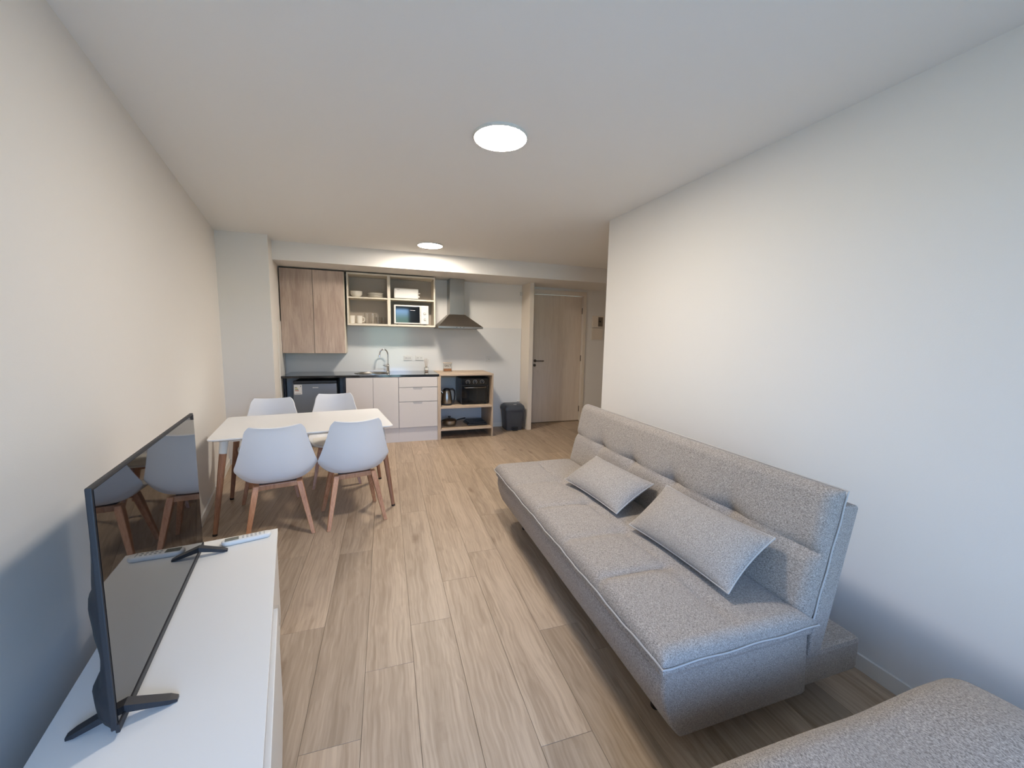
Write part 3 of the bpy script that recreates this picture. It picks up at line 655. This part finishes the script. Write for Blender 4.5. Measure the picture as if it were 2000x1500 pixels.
# ================================================================ dining table
TA = math.radians(8.15)
t = thing('dining_table', 'white rectangular dining table on round brown wooden legs', 'table', (-1.103, 3.144, 0), TA)
TW, TD, TZ = 1.24, .852, .713
loft(B(), [[(x + TW / 2, y + TD / 2, z) for x, y, z in rrect(TW / 2 - .035, TD / 2 - .035, .03, TZ - .024)],
           [(x + TW / 2, y + TD / 2, z) for x, y, z in rrect(TW / 2 - .003, TD / 2 - .003, .035, TZ - .010)],
           [(x + TW / 2, y + TD / 2, z) for x, y, z in rrect(TW / 2, TD / 2, .036, TZ - .006)],
           [(x + TW / 2, y + TD / 2, z) for x, y, z in rrect(TW / 2 - .001, TD / 2 - .001, .035, TZ)]]).build('tabletop', 'tabletop', t)
B().box(.12, TW - .12, .12, TD - .12, TZ - .05, TZ - .0235, .003).build('under_frame', 'trim', t)
for sx in (0, 1):
    for sy in (0, 1):
        fx, fy = (.000 if sx == 0 else TW), (.071 if sy == 0 else TD - .071)
        tx_, ty_ = (.085 if sx == 0 else TW - .085), (.115 if sy == 0 else TD - .115)
        def at(k): return (fx + (tx_ - fx) * k, fy + (ty_ - fy) * k, (TZ - .026) * k)
        lg = B().tube([at(.02), at(.5), at(.86)], [.0145, .020, .0235], 20).build('leg', 'walnut', t)
        B().tube([at(.855), at(1.0)], [.0262, .0275], 20).build('leg_socket', 'white', lg)
        B().tube([at(0.0), at(.022)], [.0155, .0155], 16).build('foot_cap', 'foot', lg)

# ================================================================ chairs
def interp(tab, s):
    for i in range(len(tab) - 1):
        if s <= tab[i + 1][0]:
            k = (s - tab[i][0]) / (tab[i + 1][0] - tab[i][0]); 
            p0 = tab[max(i - 1, 0)][1:]; p1 = tab[i][1:]; p2 = tab[i + 1][1:]; p3 = tab[min(i + 2, len(tab) - 1)][1:]
            return [.5 * (2 * b + (c - a) * k + (2 * a - 5 * b + 4 * c - d_) * k * k + (3 * b - a - 3 * c + d_) * k ** 3) for a, b, c, d_ in zip(p0, p1, p2, p3)]
    return list(tab[-1][1:])
# s, y (forward), z, half width, edge lift (up), edge wrap (forward)
PROF = [(0.0, .235, .396, .150, .010, .0), (.08, .225, .412, .190, .018, .0), (.25, .12, .417, .230, .045, .0), (.42, -.02, .407, .234, .070, .0),
        (.55, -.115, .409, .240, .088, .020), (.64, -.182, .443, .246, .088, .055), (.74, -.228, .545, .230, .035, .075), (.86, -.262, .685, .198, .008, .058), (.95, -.285, .790, .170, .004, .040), (1.0, -.297, .826, .145, .002, .030)]
def shell_pt(u, s, off=0.0):
    y, z, hw, lift, wrap = interp(PROF, s)
    e = abs(u) ** 2.2; e2 = abs(u) ** (4.2 if s < .6 else 2.6)
    x = u * hw; top = 0.010 * (u * u) if s > .93 else 0
    return Vector((x, y + wrap * e, z + lift * e2 + top * 1.0))
def make_chair():
    t = thing('dining_chair', '', 'chair', group='white shell chairs around the dining table')
    b = B(); us = lines(25); ss = lines(46, 0, 1); th = .011
    P = [[shell_pt(u, s) for u in us] for s in ss]
    Nn = [[None] * 25 for _ in ss]
    for j in range(46):
        for i in range(25):
            du = P[j][min(i + 1, 24)] - P[j][max(i - 1, 0)]; dv = P[min(j + 1, 45)][i] - P[max(j - 1, 0)][i]
            n_ = du.cross(dv); n_.normalize(); Nn[j][i] = n_
    top = [v for r_ in P for v in r_]; bot = [P[j][i] + Nn[j][i] * th for j in range(46) for i in range(25)]
    # make sure the offset goes away from the sitter
    k0 = 20 * 25 + 12
    if bot[k0].z > top[k0].z: bot = [P[j][i] - Nn[j][i] * th for j in range(46) for i in range(25)]
    N0 = len(top); fs = []
    for j in range(45):
        for i in range(24):
            a = j * 25 + i; fs += [(a, a + 1, a + 26, a + 25), (N0 + a, N0 + a + 25, N0 + a + 26, N0 + a + 1)]
    rim = [i for i in range(25)] + [j * 25 + 24 for j in range(1, 46)] + [45 * 25 + i for i in range(23, -1, -1)] + [j * 25 for j in range(44, 0, -1)]
    for k in range(len(rim)): a, c = rim[k], rim[(k + 1) % len(rim)]; fs.append((a, N0 + a, N0 + c, c))
    b.add(top + bot, fs, True); b.build('shell', 'shell', t, weld=True)
    # cushion pad in the seat
    pb = B(); us2 = lines(17); ss2 = lines(17, .05, .52)
    def pp(u, k, side):
        s = .05 + .47 * k; u2 = u * math.sqrt(max(0.05, 1 - abs(2 * k - 1) ** 4)) * .86
        p = shell_pt(u2, s); f = (1 - abs(u) ** 4) * (1 - abs(2 * k - 1) ** 4)
        return (p.x, p.y, p.z + .002 + (side * .036 * f if side else 0))
    pb.grid(lambda u, k: pp(u, k, 1), us2, lines(17, 0, 1)); pb.grid(lambda u, k: pp(u, k, 0), us2, lines(17, 0, 1), flip=True)
    pb.build('seat_pad', 'pad', t, weld=True)
    # wooden frame: two crossing rails, four square tapered legs
    fb_ = B()
    fb_.box(-.140, .140, .095, .122, .350, .386, .006).box(-.140, .140, -.132, -.105, .354, .391, .006).box(-.016, .016, -.11, .10, .356, .384, .003)
    fb_.build('leg_rail', 'beech', t)
    B().box(-.115, .115, -.10, .085, .384, .391, .002).build('mount_plate', 'dark', t)
    B().lathe([(.075, .390), (.075, .4125)], 0, -.01, 20).build('mount_block', 'shell', t)
    for sx in (-1, 1):
        for sy in (-1, 1):
            p1 = Vector((sx * .205, sy * .195, 0)); p0 = Vector((sx * .132, .108 if sy > 0 else -.118, .390)); vs = []
            for p, hx, hy in ((p1, .0125, .0125), (p1.lerp(p0, .55), .017, .020), (p1.lerp(p0, .85), .019, .026), (p0, .018, .026)):
                vs += [(p.x - hx, p.y - hy, p.z), (p.x + hx, p.y - hy, p.z), (p.x + hx, p.y + hy, p.z), (p.x - hx, p.y + hy, p.z)]
            fs = [(3, 2, 1, 0), (12, 13, 14, 15)] + [(i * 4 + k, i * 4 + (k + 1) % 4, i * 4 + 4 + (k + 1) % 4, i * 4 + 4 + k) for i in range(3) for k in range(4)]
            o = B().add(vs, fs).build('leg', 'beech', t)
            bv = o.modifiers.new('soft', 'BEVEL'); bv.width = .003; bv.segments = 2
    return t
ch = make_chair()
spots = [(-.700, 3.215, 12, 'white shell chair with beech legs at the near left of the dining table'),
         (-.197, 3.293, 12, 'white shell chair with beech legs at the near right of the dining table'),
         (-.905, 3.985, 187, 'white shell chair behind the dining table, next to the wall pier'),
         (-.392, 4.185, 185, 'white shell chair behind the dining table, in front of the fridge')]
for i, (x, y, a, lab) in enumerate(spots):
    c = ch if i == 0 else copy_tree(ch)
    c.location = (x, y, 0); c.rotation_euler = (0, 0, math.radians(a)); c['label'] = lab

# ================================================================ TV stand, television, remote
t = thing('tv_stand', 'long low white television stand with drawer fronts', 'tv stand', (-.091, 0, 0), -AL)
ZT = .503; y0, y1 = .35, 2.128; wst = .451
B().box(-wst, 0, y0, y1, ZT - .022, ZT, .0015).build('top_board', 'standw', t)
B().box(-wst + .004, -.020, y0 + .004, y0 + .022, .06, ZT - .022).build('side_panel', 'standw', t)
B().box(-wst + .004, -.020, y1 - .022, y1 - .004, .06, ZT - .022).build('side_panel', 'standw', t)
B().box(-wst + .004, -.020, y0 + .022, y1 - .022, .06, .080).build('bottom_board', 'standw', t)
B().box(-wst + .004, -wst + .012, y0 + .022, y1 - .022, .080, ZT - .022).build('back_panel', 'standw', t)
yd = 1.56
B().box(-wst + .012, -.022, yd - .018, yd, .080, ZT - .022).build('divider', 'standw', t)
dr = B().box(-.016, .012, y0 + .003, yd - .02, .062, ZT - .040, .002).build('drop_front', 'standw', t)
B().box(-.020, .016, yd - .036, yd - .016, .40, ZT - .030, .004).build('latch', 'glass', t)
B().box(-.030, -.006, yd, y1 - .004, .062, ZT - .024, .002).build('door', 'standw', t)
for yy in (y0 + .12, (y0 + y1) / 2, y1 - .12):
    for xx in (-wst + .06, -.07): B().lathe([(.018, 0), (.022, .06)], xx, yy, 14).build('foot', 'foot', t)
# television
TVA = math.radians(9.1)
t = thing('television', 'thin black flat-screen television standing on the white stand', 'television', (-.584, 1.065, ZT), TVA)
# local: y along the screen, +x is the viewing side
TL, ZB, ZTp = .925, .020, .602
B().box(-.012, 0, 0, TL, ZB, ZTp, .0025).build('panel', 'tv', t)
B().box(-.0005, .0012, .006, TL - .006, ZB + .014, ZTp - .006).build('screen', 'screen', t)
B().box(-.004, .004, 0, TL, ZB - .008, ZB + .012, .002).build('chin', 'tv', t)
BP = [(0, .030), (.04, .052), (.12, .058), (.19, .036), (.30, .028), (.42, .040), (.52, .046), (.60, .030), (.75, .022), (.9, .008), (1.0, .0)]
def backfn(u, v):
    k = (v + 1) / 2; y = TL / 2 + u * (TL / 2 - .003); z = ZB - .004 + (ZTp - ZB - .01) * k
    for i in range(len(BP) - 1):
        if k <= BP[i + 1][0] + 1e-9:
            f = (k - BP[i][0]) / (BP[i + 1][0] - BP[i][0]); f = f * f * (3 - 2 * f); d = BP[i][1] + (BP[i + 1][1] - BP[i][1]) * f; break
    if k <= 0 : d = 0
    return (-.011 - d * (1 - abs(u) ** 14), y, z)
B().grid(backfn, [-1, -.995, -.985, -.97] + lines(20, -.94, .94) + [.97, .985, .995, 1], lines(45), flip=True).build('back_housing', 'tv', t)
for yy in (.052, TL - .075):
    ft = B()
    for s_ in (-1, 1):
        p0 = Vector((-.006, yy, .040)); p1 = Vector((s_ * .100 - .004, yy + (.010 if s_ > 0 else -.002), .0045))
        d_ = (p1 - p0).normalized(); sd = Vector((0, 1, 0)); up = Vector((0, 0, 1)); vs = []
        for p, h_, w_ in ((p0, .010, .014), (p0.lerp(p1, .85), .006, .012), (p1, .0035, .008)):
            vs += [p - sd * w_ - up * h_, p + sd * w_ - up * h_, p + sd * w_ + up * h_, p - sd * w_ + up * h_]
        for i in range(len(vs)): vs[i].z = max(vs[i].z, .0008)
        ft.add(vs, [(3, 2, 1, 0), (8, 9, 10, 11)] + [(i * 4 + k, i * 4 + (k + 1) % 4, i * 4 + 4 + (k + 1) % 4, i * 4 + 4 + k) for i in range(2) for k in range(4)])
    ft.build('foot', 'tv', t, weld=True)
# remote
RA = math.atan2(2.030 - 1.985, -.487 + .660)
t = thing('remote_control', 'white air conditioner remote with grey display on the stand', 'remote', (-.574, 2.008, ZT + .0005), RA)
loft(B(), [rrect(.092, .021, .018, .001), rrect(.095, .024, .020, .006), rrect(.095, .024, .020, .014), rrect(.090, .020, .017, .019)]).build('body', 'white', t)
B().box(-.082, -.030, -.014, .016, .0185, .0203, .0008).build('display', 'lcd', t)
for i in range(5):
    for j in range(2): B().box(-.018 + i * .016, -.010 + i * .016, -.010 + j * .016, -.005 + j * .016, .0185, .0202).build('button', 'grey', t)
B().box(.066, .068, -.014, .016, .0185, .0200).build('cover_line', 'grey', t)

# ================================================================ sofa
SR = math.radians(-.8)
t = thing('sofa_bed', 'long heather grey sofa bed with tufted seat and back along the right wall', 'sofa', (.85, .93, 0), SR)
# local: y along the sofa 0..1.97, x from the front edge (0) to the wall
SL = 1.965
prof = [(.085, .120), (.050, .165), (.022, .235), (.008, .30), (.010, .345), (.020, .372), (.640, .372), (.655, .36), (.675, .125), (.66, .118)]
bb = B()
nb = len(prof); sl = [(.000, .970), (.006, .99), (.02, 1.0), (SL - .02, 1.0), (SL - .006, .99), (SL, .970)]
cxm, czm = .33, .25; rg = []
for yy, k in sl: rg.append([(cxm + (x - cxm) * k, yy, czm + (z - czm) * k) for x, z in prof])
vs = [v for r_ in rg for v in r_]; fs = [(i * nb + k, i * nb + (k + 1) % nb, (i + 1) * nb + (k + 1) % nb, (i + 1) * nb + k) for i in range(5) for k in range(nb)] + [tuple(range(nb))[::-1], tuple(5 * nb + k for k in range(nb))]
bb.add(vs, fs, True).build('base', 'sofa', t, weld=True)
B().box(.66, .975, .01, SL - .01, .130, .270, .018).build('rear_block', 'sofa', t)
# seat cushion
cs_ = B(); SWd = .690
def dent(x, y, cx, cy, dp, rad): return -dp * math.exp(-math.hypot(x - cx, y - cy) / rad)
ty = [v - (SL / 2) for v in (.40, .73, 1.10, 1.50)]
def seat_top(x, y):
    z = .010 * math.cos(y / SL * PI) + .004 * math.sin(y * 9)
    z += -.021 * math.exp(-abs(x - .0) / .018) * (0.55 + .45 * math.cos((y) * 16))
    for c in ty:
        z += dent(x, y, 0, c, .022, .045)
        if x < 0: z += -.013 * math.exp(-abs(y - c) / .016) * min(1, -x / .02)
    z += -.020 * max(0, (x - .22) / .12) ** 2
    return z
soft_slab(cs_, SL + .02, SWd, .090, .045, top=seat_top, nx=44, ny=130)
so = cs_.build('seat_cushion', 'sofa', t, (.335, SL / 2, .412), weld=True)
def rect_path(hx, hy, z, wob=.003, n=60):
    out = []
    for k in range(n): out.append((-hx, -hy + 2 * hy * k / n, z + wob * math.sin(k * .6) + .5 * wob * math.sin(k * 1.7)))
    for k in range(20): out.append((-hx + 2 * hx * k / 20, hy, z + wob * math.sin(k)))
    for k in range(n): out.append((hx, hy - 2 * hy * k / n, z))
    for k in range(20): out.append((hx - 2 * hx * k / 20, -hy, z + wob * math.sin(k * .9)))
    return out
B().tube(rect_path(SWd / 2 + .003, SL / 2 + .013, -.006), .0034, 6, closed=True).build('seat_piping', 'pipe', so)
# lower lip of the cushion (double edge seam)
B().box(-.338, .335, -SL / 2 - .004, SL / 2 + .004, -.050, -.020, .014).build('seat_border', 'sofa', so)
# back cushion
BA = math.atan2(.50, .115)   # lean: rises .50 over .115 back
bc = B(); BH = .50
tb = [v - SL / 2 for v in (.42, .80, 1.18, 1.56)]
def back_top(x, y):
    z = .006 * math.cos(y / SL * PI)
    z += -.024 * math.exp(-abs(x - .0) / .022) * (0.7 + .35 * math.cos((y - tb[0]) / .38 * 2 * PI))
    for c in tb: z += dent(x, y, 0, c, .034, .042) - .004 * math.exp(-abs(y - c) / .02) * (1 if x < 0 else .3)
    return z
soft_slab(bc, SL - .01, BH, .095, .048, top=back_top, nx=40, ny=130)
# slab x axis -> up the back; z axis (top) -> towards the sitter
bo = bc.build('back_cushion', 'sofa', t, weld=True)
upv = Vector((math.cos(BA), 0, math.sin(BA))); nrm = Vector((-math.sin(BA), 0, math.cos(BA)))
yv = Vector((0, 1, 0))
# matrix columns: local x = up, local y = -sofa y (keeps it right handed), local z = normal
Rm = Matrix(((upv.x, -yv.x, nrm.x), (upv.y, -yv.y, nrm.y), (upv.z, -yv.z, nrm.z)))
if Rm.determinant() < 0: Rm = Matrix(((upv.x, yv.x, nrm.x), (upv.y, yv.y, nrm.y), (upv.z, yv.z, nrm.z)))
bo.matrix_local = Matrix.Translation((.716, SL / 2, .660)) @ Rm.to_4x4()
B().tube(rect_path(BH / 2 + .002, SL / 2 - .003, -.012, .002), .0034, 6, closed=True).build('back_piping', 'pipe', bo)
# back board behind the cushion
bd = B(); bd.extr([(.665, .270), (.730, .270), (.850, .835), (.836, .846), (.770, .846), (.675, .40)], .0, SL)
bo2 = bd.build('back_board', 'sofa', t); bv = bo2.modifiers.new('soft', 'BEVEL'); bv.width = .012; bv.segments = 3
for yy in (.22, SL - .22):
    for xx in (.17, .85): B().lathe([(.020, 0), (.024, .135 if xx > .5 else .125)], xx, yy, 16).build('leg', 'foot', t)
B().box(.635, .70, .30, SL - .30, .125, .20).build('hinge_bar', 'foot', t)

# ---- lumbar cushions
def lumbar(pA, pB, up, lab, wl_, hl):
    """pA/pB: lower far and lower near corners; up: direction of the height"""
    a, b_ = Vector(pA), Vector(pB); ex = (b_ - a).normalized(); u_ = Vector(up).normalized(); n_ = ex.cross(u_).normalized(); u_ = n_.cross(ex)
    L_ = wl_; c = (a + b_) / 2 + u_ * hl / 2
    if n_.x > 0: n_ = -n_; ex = -ex
    t = thing('lumbar_pillow', lab, 'pillow', c, group='grey lumbar pillows on the sofa')
    t.matrix_world = Matrix(((ex.x, u_.x, n_.x, c.x), (ex.y, u_.y, n_.y, c.y), (ex.z, u_.z, n_.z, c.z), (0, 0, 0, 1)))
    T_ = .125
    def f(u, v, s):
        k = ((1 - abs(u) ** 2.6) * (1 - abs(v) ** 2.6)) ** .55
        pin = 1 - .045 * (1 - v * v) * (abs(u) ** 3); pin2 = 1 - .06 * (1 - u * u) * (abs(v) ** 3)
        wr_ = .0035 * math.sin(v * 22 + u * 3) * max(0, abs(u) - .72) / .28 * (1 - abs(u)) * 8
        return (u * L_ / 2 * pin, v * hl / 2 * pin2, s * (T_ / 2 * k + wr_ * k ** .3))
    us = [math.sin(x * PI / 2) for x in lines(41)]; vs_ = [math.sin(x * PI / 2) for x in lines(25)]
    pb = B(); pb.grid(lambda u, v: f(u, v, 1), us, vs_); pb.grid(lambda u, v: f(u, v, -1), us, vs_, flip=True)
    pb.build('pillow_body', 'pillow', t, weld=True)
    path = [f(u, -1, 0) for u in us[:-1]] + [f(1, v, 0) for v in vs_[:-1]] + [f(u, 1, 0) for u in us[:0:-1]] + [f(-1, v, 0) for v in vs_[:0:-1]]
    B().tube(path, .0035, 6, closed=True).build('pillow_piping', 'pipe', t)
lumbar((1.205, 2.35, .488), (1.238, 1.79, .488), (.235, 0, .13), 'grey lumbar pillow farther along the sofa, towards the kitchen', .57, .285)
lumbar((1.230, 1.655, .488), (1.252, 1.060, .488), (.215, .0, .17), 'grey lumbar pillow at the end of the sofa closer to the pouf', .595, .295)

# ================================================================ pouf at the lower right
t = thing('pouf', 'large square heather grey pouf in front of the end of the sofa', 'pouf', (1.16, .15, 0), math.radians(-1.5))
B().box(-.53, .53, -.49, .49, .05, .33, .03).build('body', 'sofa', t)
def ptop(x, y):
    return .055 * math.exp(-((x - .36) ** 2 + (y - .30) ** 2) / .035) + .014 * math.exp(-((x + .25) ** 2 + (y - .35) ** 2) / .06) - .012 * math.exp(-((x - .10) ** 2) / .012) + .012 * (1 - (x / .54) ** 2) * (1 - (y / .5) ** 2)
pc = B(); soft_slab(pc, 1.00, 1.08, .12, .075, top=ptop, nx=40, ny=40); pc.build('cushion_top', 'sofa', t, (0, 0, .365), weld=True)
for sx in (-.45, .45):
    for sy in (-.41, .41): B().lathe([(.022, 0), (.026, .052)], sx, sy, 14).build('foot', 'foot', t)
